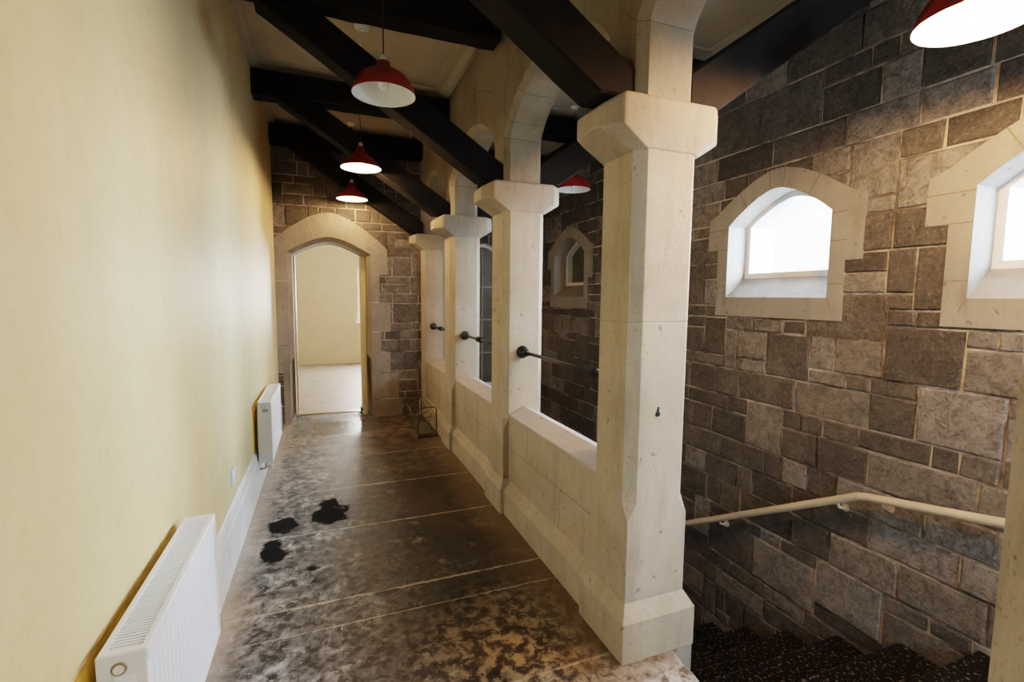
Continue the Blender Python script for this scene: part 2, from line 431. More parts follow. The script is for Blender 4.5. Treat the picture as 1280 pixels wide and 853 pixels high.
# ceiling with moulded panels
bm = bmesh.new(); box(bm, XL-.2, XR+.4, -1.7, 6.6, ZC, ZC+.1)
struct('ceiling', bm, M['ceiling'])
bm = bmesh.new()
prism(bm, [(XL, ZC), (XL+.06, ZC), (XL+.055, ZC-.02), (XL+.03, ZC-.03), (XL+.02, ZC-.055), (XL, ZC-.06)], 1, -1.6, YE)
prism(bm, [(1.13, ZC), (1.05, ZC), (1.055, ZC-.015), (1.10, ZC-.03), (1.13, ZC-.03)], 1, -1.6, YE)
struct('trim_1', bm, M['ceiling'])
bm = bmesh.new()
for k in range(5):
    a = PY[k]+.26; b_ = (PY[k+1] if k < 4 else YE)+.02
    if b_-a < .3: continue
    for (x0, x1) in ((XL+.12, 1.0), (1.56, 2.8)):
        for q in ((x0, x1, a, a+.035), (x0, x1, b_-.035, b_), (x0, x0+.035, a, b_), (x1-.035, x1, a, b_)):
            box(bm, *q, ZC-.014, ZC+.01)
struct('trim_2', bm, M['ceiling'])

# back wall behind the camera, with an unseen stair-side window added for cool fill
bm = bmesh.new()
box(bm, XL-.2, 1.75, -1.9, -1.7, -.1, ZC); box(bm, 2.45, XR+.4, -1.9, -1.7, -.1, ZC); box(bm, 1.75, 2.45, -1.9, -1.7, -.1, 1.4); box(bm, 1.75, 2.45, -1.9, -1.7, 2.3, ZC)
struct('wall_back', bm, M['cream'])
w = structempty('window_8', (2.1, -1.75, 1.4))  # added unseen window for the cool fill
bm = bmesh.new()
for q in ((-.35, -.30, 0, .9), (.30, .35, 0, .9), (-.30, .30, 0, .05), (-.30, .30, .85, .9)): box(bm, q[0], q[1], -.04, .02, q[2], q[3])
obj('window_frame', bm, M['white'], w)  # frame of the added fill window
bm = bmesh.new(); box(bm, -.30, .30, -.015, -.01, .05, .85); obj('pane', bm, M['glass'], w)  # pane of the added fill window

# ------------------------------------------------------------------ right wall with its windows
mapR = lambda u, v, d: (XR+d, u, v)
WC = [-.53, .97, 2.47, 3.97, 5.47]
def surround_outline(uc):
    return [(uc-.50, 1.375), (uc-.50, 1.74), (uc-.60, 1.74), (uc-.60, 2.12)] + [(uc+.52*a, 2.15+.24*b_) for a, b_ in ARCH] + [(uc+.60, 2.12), (uc+.60, 1.88), (uc+.50, 1.88), (uc+.50, 1.375)]
def window_stone(uc, mapf, hw=.40, depth=.17):
    bm = bmesh.new()
    inn = [(uc+hw*a, 2.05+.21*b_) for a, b_ in ARCH]
    O = surround_outline(uc)
    outr = O[3:-3]                                     # matches 11 arch points + two shoulders
    arch = O[4:-4]
    P = lambda p, d: bm.verts.new(mapf(p[0], p[1], d))
    F = -.012
    # front faces of the ring
    def quad(a, b_, c, e, d1=F, d2=F, d3=F, d4=F):
        bm.faces.new((P(a, d1), P(b_, d2), P(c, d3), P(e, d4)))
    for i in range(10): quad(arch[i], arch[i+1], inn[i+1], inn[i])
    for i in range(10):
        quad(inn[i], inn[i+1], inn[i+1], inn[i], F, F, depth, depth)      # soffit
        quad(arch[i], arch[i+1], arch[i+1], arch[i], F, F, .05, .05)
    for s in (-1, 1):
        xo1 = uc+s*.60; xo2 = uc+s*.50; xi = uc+s*hw; sp = 2.05
        vb = 1.74 if s < 0 else 1.88
        quad((xo1, 2.12), (uc+s*.52, 2.15), (xi, sp), (xo1, sp)) if s < 0 else quad((xo1, sp), (xi, sp), (uc+s*.52, 2.15), (xo1, 2.12))
        quad((xo1, sp), (xi, sp), (xi, vb), (xo1, vb)); quad((xo2, vb), (xi, vb), (xi, 1.515), (xo2, 1.515))
        quad((xi, sp), (xi, 1.50), (xi, 1.50), (xi, sp), F, F, depth, depth)
        quad((xo1, 2.12), (xo1, vb), (xo1, vb), (xo1, 2.12), F, F, .05, .05); quad((xo2, vb), (xo2, 1.375), (xo2, 1.375), (xo2, vb), F, F, .05, .05)
        quad((xo1, vb), (xo2, vb), (xo2, vb), (xo1, vb), F, F, .05, .05)
        quad((xo1, 2.12), (uc+s*.52, 2.15), (uc+s*.52, 2.15), (xo1, 2.12), F, F, .05, .05)
    quad((uc-.5, 1.515), (uc+.5, 1.515), (uc+.5, 1.375), (uc-.5, 1.375)); quad((uc-.5, 1.375), (uc+.5, 1.375), (uc+.5, 1.375), (uc-.5, 1.375), F, F, .05, .05)
    quad((uc-hw, 1.515), (uc+hw, 1.515), (uc+hw, 1.66), (uc-hw, 1.66), F, F, depth, depth)
    # joints
    def strip(a, b_, wd=.003, dd=F-.0012):
        a = Vector(a); b_ = Vector(b_); t = (b_-a).normalized(); n = Vector((-t.y, t.x))*wd
        f = bm.faces.new([P((q.x, q.y), dd) for q in (a-n, b_-n, b_+n, a+n)]); f.material_index = 1
    for i in (2, 4, 6, 8): strip(inn[i], arch[i])
    for s in (-1, 1):
        strip((uc+s*hw, 2.03), (uc+s*.60, 2.03) if s > 0 else (uc+s*.5, 2.03)); strip((uc+s*hw, 1.86 if s < 0 else 1.88), (uc+s*.5, 1.86 if s < 0 else 1.88)); strip((uc+s*hw, 1.60), (uc+s*.50, 1.60))
        strip((uc+s*hw, 1.515), (uc+s*.43, 1.45))
    return bm
def arch_frame(mapf, uc, hw, v0, vs, va, t, d0, d1):
    """an arched frame bar round an opening"""
    bm = bmesh.new(); o_ = arch_outline(uc, hw, v0, vs, va); i_ = arch_outline(uc, hw-t, v0+t, vs, va-t)
    n = len(o_)
    R = [[bm.verts.new(mapf(*p, dd)) for p in L] for L, dd in ((o_, d0), (i_, d0), (i_, d1), (o_, d1))]
    for a in range(4):
        A, B = R[a], R[(a+1) % 4]
        for k in range(n): bm.faces.new((A[k], A[(k+1) % n], B[(k+1) % n], B[k]))
    return bm
cuts = [surround_outline(c) for c in WC]; opens = [arch_outline(c, .41, 1.49, 2.05, 2.265) for c in WC]
masonry_wall('wall_right', mapR, -1.7, 6.5, -3.2, ZC, .42, cuts, opens, 11, M['rubble'])
def shift(bm, v):
    for x in bm.verts: x.co -= Vector(v)
    return bm
for i, uc in enumerate(WC):
    loc = (XR, uc, 1.375); w = structempty(f'window_{i+1}', loc)
    sbm = shift(window_stone(uc, mapR), loc)
    obj('window_surround', sbm, [M['surround'], M['joint']], w)
    obj('window_frame', shift(arch_frame(mapR, uc, .405, 1.655, 2.05, 2.262, .045, .17, .27), loc), M['white'], w)
    obj('outer_reveal', shift(arch_frame(mapR, uc, .43, 1.60, 2.06, 2.28, .045, .275, .45), loc), M['white'], w)
    obj('pane', shift(prism_uv(mapR, arch_outline(uc, .36, 1.70, 2.05, 2.217), .245, .25), loc), M['dimglass'] if i == 4 else M['glass'], w)

# ------------------------------------------------------------------ end wall with the doorway
mapE = lambda u, v, d: (u, YE+d, v)
dc, dw, ds, da = .065, .41, 1.975, 2.13
door_cut = [(dc-.53, 0), (dc-.53, .6), (dc-.60, .6), (dc-.60, 2.05)] + [(dc+.66*a, 2.06+.40*b_) for a, b_ in ARCH] + [(dc+.66, 1.76), (dc+.56, 1.76), (dc+.56, 1.42), (dc+.69, 1.42), (dc+.69, 1.06), (dc+.57, 1.06), (dc+.57, .80), (dc+.68, .80), (dc+.68, .55), (dc+.78, .55), (dc+.78, .22), (dc+.82, .22), (dc+.82, 0)]
masonry_wall('wall_end', mapE, XL-.02, 1.46, 0, ZC, .42, [door_cut], [arch_outline(dc, dw+.06, -.1, ds, da+.05)], 23, M['rubble_end'], hs=(.09, .12, .15), ws=(.10, .34))
dr = structempty('door_1', (dc, YE, 0))
bm = bmesh.new()
inn = [(dc+(dw+.05)*a, ds+.02+(da-ds+.03)*b_) for a, b_ in ARCH]; inn2 = [(dc+dw*a, ds+(da-ds)*b_) for a, b_ in ARCH]
arch = [(dc+.66*a, 2.06+.40*b_) for a, b_ in ARCH]
mid = [((p[0]+q[0])/2, (p[1]+q[1])/2) for p, q in zip(inn, arch)]
P = lambda p, d: bm.verts.new(mapE(p[0], p[1], d))
F = -.012
for i in range(10):
    bm.faces.new((P(arch[i], F), P(arch[i+1], F), P(inn[i+1], F), P(inn[i], F)))
    bm.faces.new((P(inn[i], F), P(inn[i+1], F), P(inn2[i+1], .05), P(inn2[i], .05)))
    bm.faces.new((P(inn2[i], .05), P(inn2[i+1], .05), P(inn2[i+1], .42), P(inn2[i], .42)))
    bm.faces.new((P(arch[i], F), P(arch[i+1], F), P(arch[i+1], .04), P(arch[i], .04)))
Lx = [(dc-.60, 2.07), (dc-.60, .6), (dc-.53, .6), (dc-.53, 0)]
for s, prof in ((-1, [(1.995, .60), (.6, .60), (.6, .53), (0, .53)]), (1, [(1.995, .66), (1.76, .66), (1.76, .56), (1.42, .56), (1.42, .69), (1.06, .69), (1.06, .57), (.80, .57), (.80, .68), (.55, .68), (.55, .78), (.22, .78), (.22, .82), (0, .82)])):
    for (z1, x1), (z0, x0) in zip(prof, prof[1:]):
        if z1 == z0: continue
        xi = dw+.05
        bm.faces.new([P((dc+s*x1, z1), F), P((dc+s*x0, z0), F), P((dc+s*xi, z0), F), P((dc+s*xi, z1), F)])
        bm.faces.new([P((dc+s*x1, z1), F), P((dc+s*x0, z0), F), P((dc+s*x0, z0), .04), P((dc+s*x1, z1), .04)])
    bm.faces.new([P((dc+s*.66, 2.06), F), P((dc+s*(dw+.05), 1.995), F), P((dc+s*prof[0][1], 1.995), F)])
    for z1, z0, cc in ((ds+.02, .78, .05), (.78, .70, None), (.70, 0, .0)):
        ca = .05 if cc is None else cc; cb = 0 if cc is None else cc
        xa = dw+.05
        bm.faces.new([P((dc+s*xa, z1), F), P((dc+s*xa, z0), F), P((dc+s*(dw+.05-cb), z0), F+cb+.01), P((dc+s*(dw+.05-ca), z1), F+ca+.01)])
        bm.faces.new([P((dc+s*(xa-ca), z1), F+ca+.01), P((dc+s*(xa-cb), z0), F+cb+.01), P((dc+s*(xa-cb), z0), .42), P((dc+s*(xa-ca), z1), .42)])
def strip(bm, mapf, a, b_, wd=.003, dd=-.0135, mi=1):
    a = Vector(a); b_ = Vector(b_); t = (b_-a).normalized(); n = Vector((-t.y, t.x))*wd
    f = bm.faces.new([bm.verts.new(mapf(q.x, q.y, dd)) for q in (a-n, b_-n, b_+n, a+n)]); f.material_index = mi
for i in (1, 3, 7, 9): strip(bm, mapE, inn[i], arch[i], .003)
for i in range(10): strip(bm, mapE, mid[i], mid[i+1], .0025)
for s, prof in ((-1, [(2.07, .60), (1.66, .6), (1.30, .60), (.92, .6), (.6, .60)]), (1, [(1.76, .56), (1.42, .56), (1.06, .57), (.80, .57), (.55, .68), (.22, .78)])):
    for z, x in prof: strip(bm, mapE, (dc+s*(dw+.05), z), (dc+s*x, z), .004)
obj('door_surround', shift(bm, (dc, YE, 0)), [M['surround_end'], M['mortar']], dr)
bm = bmesh.new(); box(bm, dw-.055, dw, .16, .44, 0, ds+.01); box(bm, -dw-.0, -dw+.018, .30, .44, 0, ds+.01)
obj('door_frame', bm, M['creamjamb'], dr, bevel=.004)
bm = bmesh.new(); tube(bm, [(dw-.075, .20, .0), (dw-.075, .20, .10)], .008); box(bm, dw-.085, dw-.055, .185, .215, .05, .075); box(bm, dw-.11, dw-.07, .19, .21, .012, .03)
obj('floor_bolt', bm, M['iron'], dr)
bm = bmesh.new(); box(bm, -dw, dw, .36, .44, 0, .008); obj('threshold', bm, M['brass'], dr)

# room beyond
bm = bmesh.new(); box(bm, -1.6, .68, 11.2, 11.4, 0, 3); box(bm, 1.7, 2.2, 11.2, 11.4, 0, 3); box(bm, .68, 1.7, 11.2, 11.4, 0, .92); box(bm, .68, 1.7, 11.2, 11.4, 2.1, 3)
struct('wall_far_room', bm, M['cream']).name = 'wall_far'
bm = bmesh.new(); box(bm, -1.8, -1.6, 6.5, 11.4, 0, 3); struct('wall_room_left', bm, M['cream'])
bm = bmesh.new(); box(bm, 2.2, 2.4, 6.9, 11.4, 0, 3); struct('wall_room_right', bm, M['cream'])
bm = bmesh.new(); box(bm, -1.8, 2.4, 6.52, 11.4, 3, 3.1); struct('ceiling_room', bm, M['ceiling']).name = 'ceiling.001'
bm = bmesh.new(); box(bm, -1.8, dc-dw-.02, 6.505, 6.6, 0, 3); box(bm, dc+dw+.02, 2.4, 6.505, 6.6, 0, 3); box(bm, dc-dw-.02, dc+dw+.02, 6.505, 6.6, 2.15, 3); struct('wall_room_near', bm, M['cream'])
w = structempty('window_7', (1.19, 11.25, .92))
bm = bmesh.new()
for q in ((-.51, -.46, 0, 1.18), (.46, .51, 0, 1.18), (-.46, .46, 0, .05), (-.46, .46, 1.13, 1.18), (-.02, .02, .05, 1.13)): box(bm, q[0], q[1], 0, .05, q[2], q[3])
obj('window_frame', bm, M['white'], w)
bm = bmesh.new(); box(bm, -.56, .56, -.12, .0, -.04, -.0); obj('window_sill', bm, M['white'], w)
bm = bmesh.new(); box(bm, -.46, .46, .02, .025, .05, 1.13); obj('pane', bm, M['glass'], w)

# end wall of the stair side with its tall glazed window
mapA = lambda u, v, d: (u, 6.42+d, v)
tw = arch_outline(2.06, .42, .25, 1.95, 2.22)
masonry_wall('wall_stair_end', mapA, 1.40, XR+.02, -3.2, ZC, .3, [arch_outline(2.06, .44, .23, 1.96, 2.24)], [tw], 31, M['rubble'])
w = structempty('window_6', (2.06, 6.42, .25))
obj('window_frame', shift(arch_frame(mapA, 2.06, .43, .24, 1.95, 2.23, .04, .02, .08), (2.06, 6.42, .25)), M['white'], w)
bm = bmesh.new(); box(bm, -.30, -.275, .035, .065, .03, 1.72); box(bm, -.01, .015, .035, .065, .03, 1.92); box(bm, .27, .295, .035, .065, .03, 1.72)
for z in (.45, .92, 1.38): box(bm, -.4, .4, .035, .06, z, z+.02)
obj('glazing_bar', bm, M['surround'], w)
obj('pane', shift(prism_uv(mapA, arch_outline(2.06, .40, .27, 1.95, 2.2), .055, .06), (2.06, 6.42, .25)), M['dimglass'], w)

# ------------------------------------------------------------------ arcade wall over the piers (shafts, arches, spandrels)
bm = bmesh.new()
SX0, SX1, CH, ZS, ZA, ZT = 1.135, 1.405, .036, 2.545, 2.83, 2.27
def bay(ya, yb, ca, cb):
    """ya: far face of the nearer pier's shaft, yb: near face of the next one; ca, cb: pier centres"""
    hw = (yb-ya)/2; yc = (ya+yb)/2; n = 14; prof = [(ya, ZT, 1, 0), (ya, ZS, 1, 0)]
    for i in range(1, n):
        t = PI*i/n; cx = math.cos(t); sz = math.sin(t)
        a = -cx; y_ = yc+hw*a
        z_ = ZS+(ZA-ZS)*(1-abs(a)**2.0)**.72
        prof.append([y_, z_, 0, 1])
    prof += [(yb, ZS, -1, 0), (yb, ZT, -1, 0)]
    pts = [(p[0], p[1]) for p in prof]; nn = []
    for i, p in enumerate(pts):
        if i in (0,): nn.append((-1, 0)); continue
        if i == len(pts)-1: nn.append((1, 0)); continue
        a = Vector(pts[i])-Vector(pts[i-1]); c = Vector(pts[i+1])-Vector(pts[i]); a.normalize(); c.normalize(); t = (a+c).normalized()
        nn.append((-t.y, t.x))                      # away from the opening
    R = []
    for (p, q) in zip(pts, nn):
        o_ = (p[0]+q[0]*CH, p[1]+q[1]*CH)
        R.append([(SX0, *o_), (SX0+CH, *p), (SX1-CH, *p), (SX1, *o_)])
    V = [[bm.verts.new(v) for v in r_] for r_ in R]
    for A, B in zip(V, V[1:]):
        for k in range(3): bm.faces.new((A[k], A[k+1], B[k+1], B[k]))
    N_ = len(pts)
    for x, k in ((SX0, 0), (SX1, 3)):
        nv = lambda y_, z_: bm.verts.new((x, y_, z_))
        for i in range(N_-1):
            a, b_ = V[i][k], V[i+1][k]
            if i == 0: bm.faces.new((a, b_, nv(ca, ZS), nv(ca, ZT)))
            elif i == N_-2: bm.faces.new((a, b_, nv(cb, ZT), nv(cb, ZS)))
            else: bm.faces.new((a, b_, nv(b_.co.y, ZC), nv(a.co.y, ZC)))
        a = V[1][k]; bm.faces.new((a, nv(a.co.y, ZC), nv(ca, ZC), nv(ca, ZS)))
        a = V[-2][k]; bm.faces.new((a, nv(a.co.y, ZC), nv(cb, ZC), nv(cb, ZS)))
    # joints of the voussoirs, in the face and in the soffit
    def js(p0, p1, w_):
        p0 = Vector(p0); p1 = Vector(p1); t = (p1-p0); 
        f = bm.faces.new([bm.verts.new(v) for v in (p0-w_, p1-w_, p1+w_, p0+w_)]); f.material_index = 1
    ring = []
    for i in range(1, N_-1):
        p = Vector(pts[i]); q = Vector(nn[i]); e = p+q*.26 if 1 < i < N_-2 else Vector((p.x+q.x*.14, p.y+.10))
        ring.append(e)
        if i in (1, 3, 5, 7, 9, 11, 13, 15) and i < N_-1:
            t = Vector((-q.y, q.x))*.0022
            w3 = Vector((0, t.x, t.y)); s = p+q*CH
            js((SX0-.0012, s.x, s.y), (SX0-.0012, e.x, e.y), w3)
            off = -q*.0012
            js((SX0+CH, p.x+off.x, p.y+off.y), (SX1-CH, p.x+off.x, p.y+off.y), w3)
            js((SX0-.001, s.x, s.y), (SX0+CH-.001, p.x+off.x, p.y+off.y), w3)
    for a, c in zip(ring[3:-3], ring[4:-3]):
        t = (c-a).normalized(); w3 = Vector((0, -t.y, t.x))*.0022
        js((SX0-.0012, a.x, a.y), (SX0-.0012, c.x, c.y), w3)
    e = ring[N_//2-1]
    js((SX0-.0012, yc, e.y), (SX0-.0012, yc, ZC), Vector((0, .002, 0)))
for k in range(-1, 4):
    a = PY[k] if k >= 0 else PY[0]-1.42
    b_ = PY[k+1]
    bay(a+.27, b_+.02, a+.145, b_+(.145 if k < 3 else .08))
# end closing at the last pier
a = PY[4]+.09
for x in (SX0, SX1): bm.faces.new([bm.verts.new(v) for v in ((x, a-.01, ZT), (x, YE, ZT), (x, YE, ZC), (x, a-.01, ZC))])
struct('wall_arcade', bm, [M['stone_wall'], M['joint']])
# wall carrying the arcade beside the stair
bm = bmesh.new(); box(bm, 1.36, 1.44, 1.56, 6.42, -3.2, -.01); box(bm, 1.38, 1.46, 1.545, 1.62, -.6, -.005)
struct('wall_stair_side', bm, M['stone_wall'])

# ------------------------------------------------------------------ piers
lowc = lambda r_: [(x, y_, z-.036) if i in (6, 7) else (x, y_, z) for i, (x, y_, z) in enumerate(r_)]
pier_labels = ['stone arcade pier at the right edge of the photo, its warm yellow side only showing',
 'nearest full stone pier, broad capital and stepped plinth at the head of the stairs',
 'second pale stone pier from the stair head with small incised marks on its side',
 'third pale stone pier from the stair head, beside the wire rack',
 'engaged stone half pier against the end wall behind the wire rack']
for k, y0 in enumerate(PY):
    y1 = y0+D if k < 4 else YE-.001
    t = thing('stone_pier', pier_labels[k], 'pier', ((BX0+BX1)/2, y0+D/2, 0), 'piers of the stone arcade')
    L = t.location
    def S_(b): return shift(b, L)
    bm = bmesh.new(); x0, x1 = 1.095, 1.465
    rings_solid(bm, [octa(x0, x1, y0-.035, y1+.035, .004, 0), octa(x0, x1, y0-.035, y1+.035, .004, .172), octa(BX0, BX1, y0, y1, .002, .238), octa(BX0, BX1, y0, y1, .002, .25)])
    obj('plinth', S_(bm), M['stone'], t, bevel=.006)
    bm = bmesh.new(); rr = []
    def rg(z, c, ins=0): rr.append(octa(BX0+ins, BX1-ins, y0+ins, y1-ins, c, z))
    rg(.245, .003); rg(.59, .003); rg(.66, .042)
    for z in (1.405,): rg(z-.003, .042); rg(z, .042, .003); rg(z+.003, .042)
    rg(2.08, .042)
    rings_solid(bm, rr)
    if k == 2:
        rm = random.Random(5)
        for g in range(5):
            z = 1.62-g*.075
            for q in range(4):
                yy = y0+.10+rm.uniform(0, .10); h = rm.uniform(.012, .035)
                if q % 2: box(bm, BX0-.0012, BX0+.002, yy, yy+.004, z, z+h, 1)
                else: box(bm, BX0-.0012, BX0+.002, yy, yy+rm.uniform(.02, .05), z+h/2, z+h/2+.004, 1)
    obj('shaft', S_(bm), [M['stone'], M['marks']], t, bevel=.003 if k != 2 else 0)
    bm = bmesh.new()
    rings_solid(bm, [octa(BX0-.004, BX1+.004, y0-.004, y1+.004, .042, 2.07), octa(.98, 1.555, y0-.010, y1+.010, .07, 2.145), lowc(octa(.98, 1.555, y0-.010, y1+.010, .07, 2.258)), lowc(octa(.995, 1.545, y0-.0, y1+.0, .07, 2.2705))])
    obj('capital', S_(bm), M['stone_cap'], t, bevel=.008)
    if k == 1:
        bm = bmesh.new(); tube(bm, [(1.255, y0+.002, 1.03), (1.255, y0-.004, 1.03)], .011); tube(bm, [(1.258, y0+.002, 1.055), (1.258, y0-.003, 1.055)], .005)
        tube(bm, [(1.256, y0+.002, 1.045), (1.256, y0-.003, 1.045)], .006)
        obj('bolt_hole', S_(bm), M['iron'], t)

# ------------------------------------------------------------------ parapets between the piers
par = ['low stone parapet with pale sloping coping between the nearest and second piers',
       'low stone parapet with coping between the second and third piers',
       'low stone parapet with coping behind the wire rack, next to the end wall']
for k in (1, 2, 3):
    a, b_ = PY[k]+D, PY[k+1]
    t = thing('stone_parapet', par[k-1], 'parapet', (1.275, (a+b_)/2, 0), 'parapets between the arcade piers'); L = t.location
    e = .03
    bm = bmesh.new(); prism(bm, [(1.12, 0), (1.12, .165), (1.165, .232), (1.40, .232), (1.40, 0)], 1, a+.034, b_-.034); obj('plinth', shift(bm, L), M['stone'], t, bevel=.005)
    bm = bmesh.new(); prism(bm, [(1.168, .23), (1.168, .685), (1.39, .685), (1.39, .23)], 1, a, b_)
    w_ = b_-a
    for (z, y0_, y1_) in ((.46, a, b_),): box(bm, 1.1668, 1.17, y0_, y1_, z-.0015, z+.0015, 1)
    for (yy, z0, z1) in ((a+w_*.34, .232, .46), (a+w_*.72, .46, .685)): box(bm, 1.1668, 1.17, yy-.0015, yy+.0015, z0, z1, 1)
    obj('panel', shift(bm, L), [M['stone'], M['joint']], t)
    bm = bmesh.new(); prism(bm, [(1.162, .68), (1.162, .695), (1.275, .745), (1.395, .695), (1.395, .68)], 1, a, b_); obj('coping', shift(bm, L), M['coping'], t, bevel=.003)

# ------------------------------------------------------------------ roof timbers
def timber(bm, secs, y0, w, seed):
    """secs: (x, z_low, z_high) sections along the timber; y0 near face, w depth; slightly waney edges"""
    r_ = random.Random(seed); R = []
    for (x, za, zb) in secs:
        j = lambda: r_.uniform(-.004, .004)
        c = min(.012, (zb-za)*.3)
        R.append([(x, y0+c+j(), za), (x, y0+w-c+j(), za), (x, y0+w+j(), za+c+j()), (x, y0+w+j(), zb-c+j()), (x, y0+w-c, zb), (x, y0+c, zb), (x, y0+j(), zb-c+j()), (x, y0+j(), za+c+j())])
    rings_solid(bm, R)
def straight(x0, x1, za, zb, n=16):
    r_ = random.Random(int(x0*100)); return [(x0+(x1-x0)*i/n, za+r_.uniform(-.004, .004), zb) for i in range(n+1)]
def brace_secs(s):
    """s = -1: rising to the left wall, +1: rising over the stairs; foot on the capital"""
    X = lambda q: 1.27+s*q
    lo = (lambda q: 2.272+.645*(q-.285)) if s < 0 else (lambda q: 2.275+.70*(q-.27))
    hi = (lambda q: 2.388+.645*(q-.137)) if s < 0 else (lambda q: 2.42+.70*(q-.137))
    e0 = .137; e1 = .285 if s < 0 else .27; qs = [e0, e1]+[e1+.12*i for i in range(1, 12)]
    out = []
    for q in qs+[1.46, 1.56]:
        a = max(2.2715, lo(q)); b_ = min(3.13, hi(q))
        if b_-a < .01: break
        out.append((X(q), a, b_))
    q = (3.12-2.272)/.645+.285 if s < 0 else (3.12-2.275)/.70+.27
    out = [o for o in out if abs(o[0]-1.27) < q]
    out.append((X(q), 3.12, 3.13))
    return out
nm = ['out of sight above the camera', 'over the stair head', 'above the unlit red pendant', 'above the second red pendant', 'nearest the end wall']
order = ['right edge', 'nearest', 'second', 'third', 'last']
for k in (0, 1, 2, 3, 4):
    y_ = PY[k]+.05
    w_ = .17
    if k == 4: y_ = 5.88
    lab = ['black timber tie beam crossing the corridor ceiling just above the camera', 'black timber tie beam over the corridor in line with the nearest pier', 'black timber tie beam over the corridor just behind the unlit red pendant', 'black timber tie beam over the corridor in line with the third pier', 'black timber tie beam against the end wall above the doorway'][k]
    bm = bmesh.new(); timber(bm, straight(XL+.002, 1.132 if k != 2 else 1.09, 3.135, 3.34), y_ if k != 2 else y_-.06, w_, 40+k)
    o = obj('tie_beam', bm, M['black']); tag(o, lab, 'beam', 'black tie beams across the corridor')
    bm = bmesh.new(); timber(bm, straight(1.408, XR-.016, 3.135, 3.34), y_, w_, 50+k)
    o = obj('tie_beam', bm, M['black']); tag(o, lab.replace('corridor', 'stair side').replace('the stair side ceiling just above the camera', 'the stair ceiling beside the camera').replace('just behind the unlit red pendant', 'right of the second pier').replace('against the end wall above the doorway', 'against the far stair wall') , 'beam', 'black tie beams across the stair side')
    # braces rising from the capitals
    lab2 = ['black diagonal brace rising left from the pier at the right edge', 'black diagonal brace rising left from the nearest pier capital', 'black diagonal brace rising left from the second pier capital', 'black diagonal brace rising left from the third pier capital', 'black diagonal brace rising left from the half pier at the end wall'][k]
    yb = PY[k]+.055 if k < 4 else 5.90
    bm = bmesh.new(); timber(bm, brace_secs(-1), yb, w_, 60+k)
    o = obj('diagonal_brace', bm, M['black']); tag(o, lab2, 'brace', 'black braces over the corridor')
    bm = bmesh.new(); timber(bm, brace_secs(1), yb, w_, 70+k)
    o = obj('diagonal_brace', bm, M['black']); tag(o, lab2.replace('rising left', 'rising right over the stairs'), 'brace', 'black braces over the stairs')

# ------------------------------------------------------------------ tie rods across the arches
rl = ['black iron guard rod between the nearest and second stone piers', 'black iron guard rod between the second and third stone piers', 'black iron guard rod between the third pier and the end half pier']
for k in (1, 2, 3):
    a, b_ = PY[k]+D, PY[k+1]; z = 1.125; x = 1.262
    t = thing('iron_guard_rod', rl[k-1], 'rail', (x, (a+b_)/2, z), 'iron guard rods across the arcade openings'); L = t.location
    bm = bmesh.new(); tube(bm, [(x, a+.02, z), (x, b_-.02, z)], .0115, 14); obj('rod', shift(bm, L), M['iron'], t)
    for yy, s in ((a, 1), (b_, -1)):
        bm = bmesh.new()
        tube(bm, [(x, yy, z), (x, yy+s*.012, z), (x, yy+s*.018, z), (x, yy+s*.05, z), (x, yy+s*.058, z)], [.044, .044, .034, .026, .014], 16)
        tube(bm, [(x, yy+s*.056, z), (x, yy+s*.064, z), (x, yy+s*.088, z), (x, yy+s*.094, z)], [.012, .023, .023, .012], 8)
        obj('boss', shift(bm, L), M['iron'], t)
    yc = {1: 2.06, 2: 3.97, 3: 5.5}[k]
    bm = bmesh.new(); tube(bm, [(x, yc, z), (x, yc+.006, z), (x, yc+.094, z), (x, yc+.10, z)], [.014, .0235, .0235, .014], 12)
    for q in range(7): tube(bm, [(x, yc+.01+q*.0125, z), (x, yc+.017+q*.0125, z)], .027, 12)
    obj('coupling', shift(bm, L), M['iron'], t)

# ------------------------------------------------------------------ stairs and handrail
st = thing('staircase', 'dark speckled stone stairs going down beside the rough stone wall', 'staircase', (2.15, 1.2, 0)); L = st.location
y_, z = .86, -.17
first = True
prev = .86
for k in range(14):
    ny = 1.19+.331*k; zz = -.17-.193*k
    bm = bmesh.new()
    xl = 1.345 if ny < 1.5 else 1.46
    if prev < 1.5 < ny+.1 and ny > 1.5: xl = 1.465
    prism(bm, [(prev-.02, zz-.21), (prev-.02, zz), (ny, zz), (ny+.008, zz-.006), (ny+.008, zz-.022), (ny-.004, zz-.03), (ny-.006, zz-.21)], 0, xl, XR-.002)
    obj('step', shift(bm, L), M['terrazzo'], st); prev = ny
bm = bmesh.new(); box(bm, 1.44, XR, prev-.02, 6.42, zz-.4, zz-.19); obj('bottom_landing', shift(bm, L), M['terrazzo'], st)

hr = thing('handrail', 'cream painted tubular handrail bending downwards along the rough stone wall', 'handrail', (2.82, 1.76, .38)); L = hr.location
bm = bmesh.new()
pts = [(2.82, .35, .66), (2.82, 1.09, .515), (2.82, 1.70, .397), (2.82, 1.75, .383), (2.82, 1.795, .357), (2.82, 3.12, -.41), (2.82, 5.3, -1.66)]
tube(bm, pts, .0235, 16); obj('rail', shift(bm, L), M['rail'], hr)
for (yy, zz) in ((.7, .592), (1.62, .413), (1.86, .315), (2.75, -.197), (3.9, -.855), (5.0, -1.49)):
    bm = bmesh.new(); tube(bm, [(2.82, yy, zz-.018), (2.83, yy, zz-.045), (2.86, yy, zz-.055), (2.892, yy, zz-.055)], .008, 8); tube(bm, [(2.885, yy, zz-.055), (2.899, yy, zz-.055)], .024, 14)
    obj('bracket', shift(bm, L), M['rail'], hr)

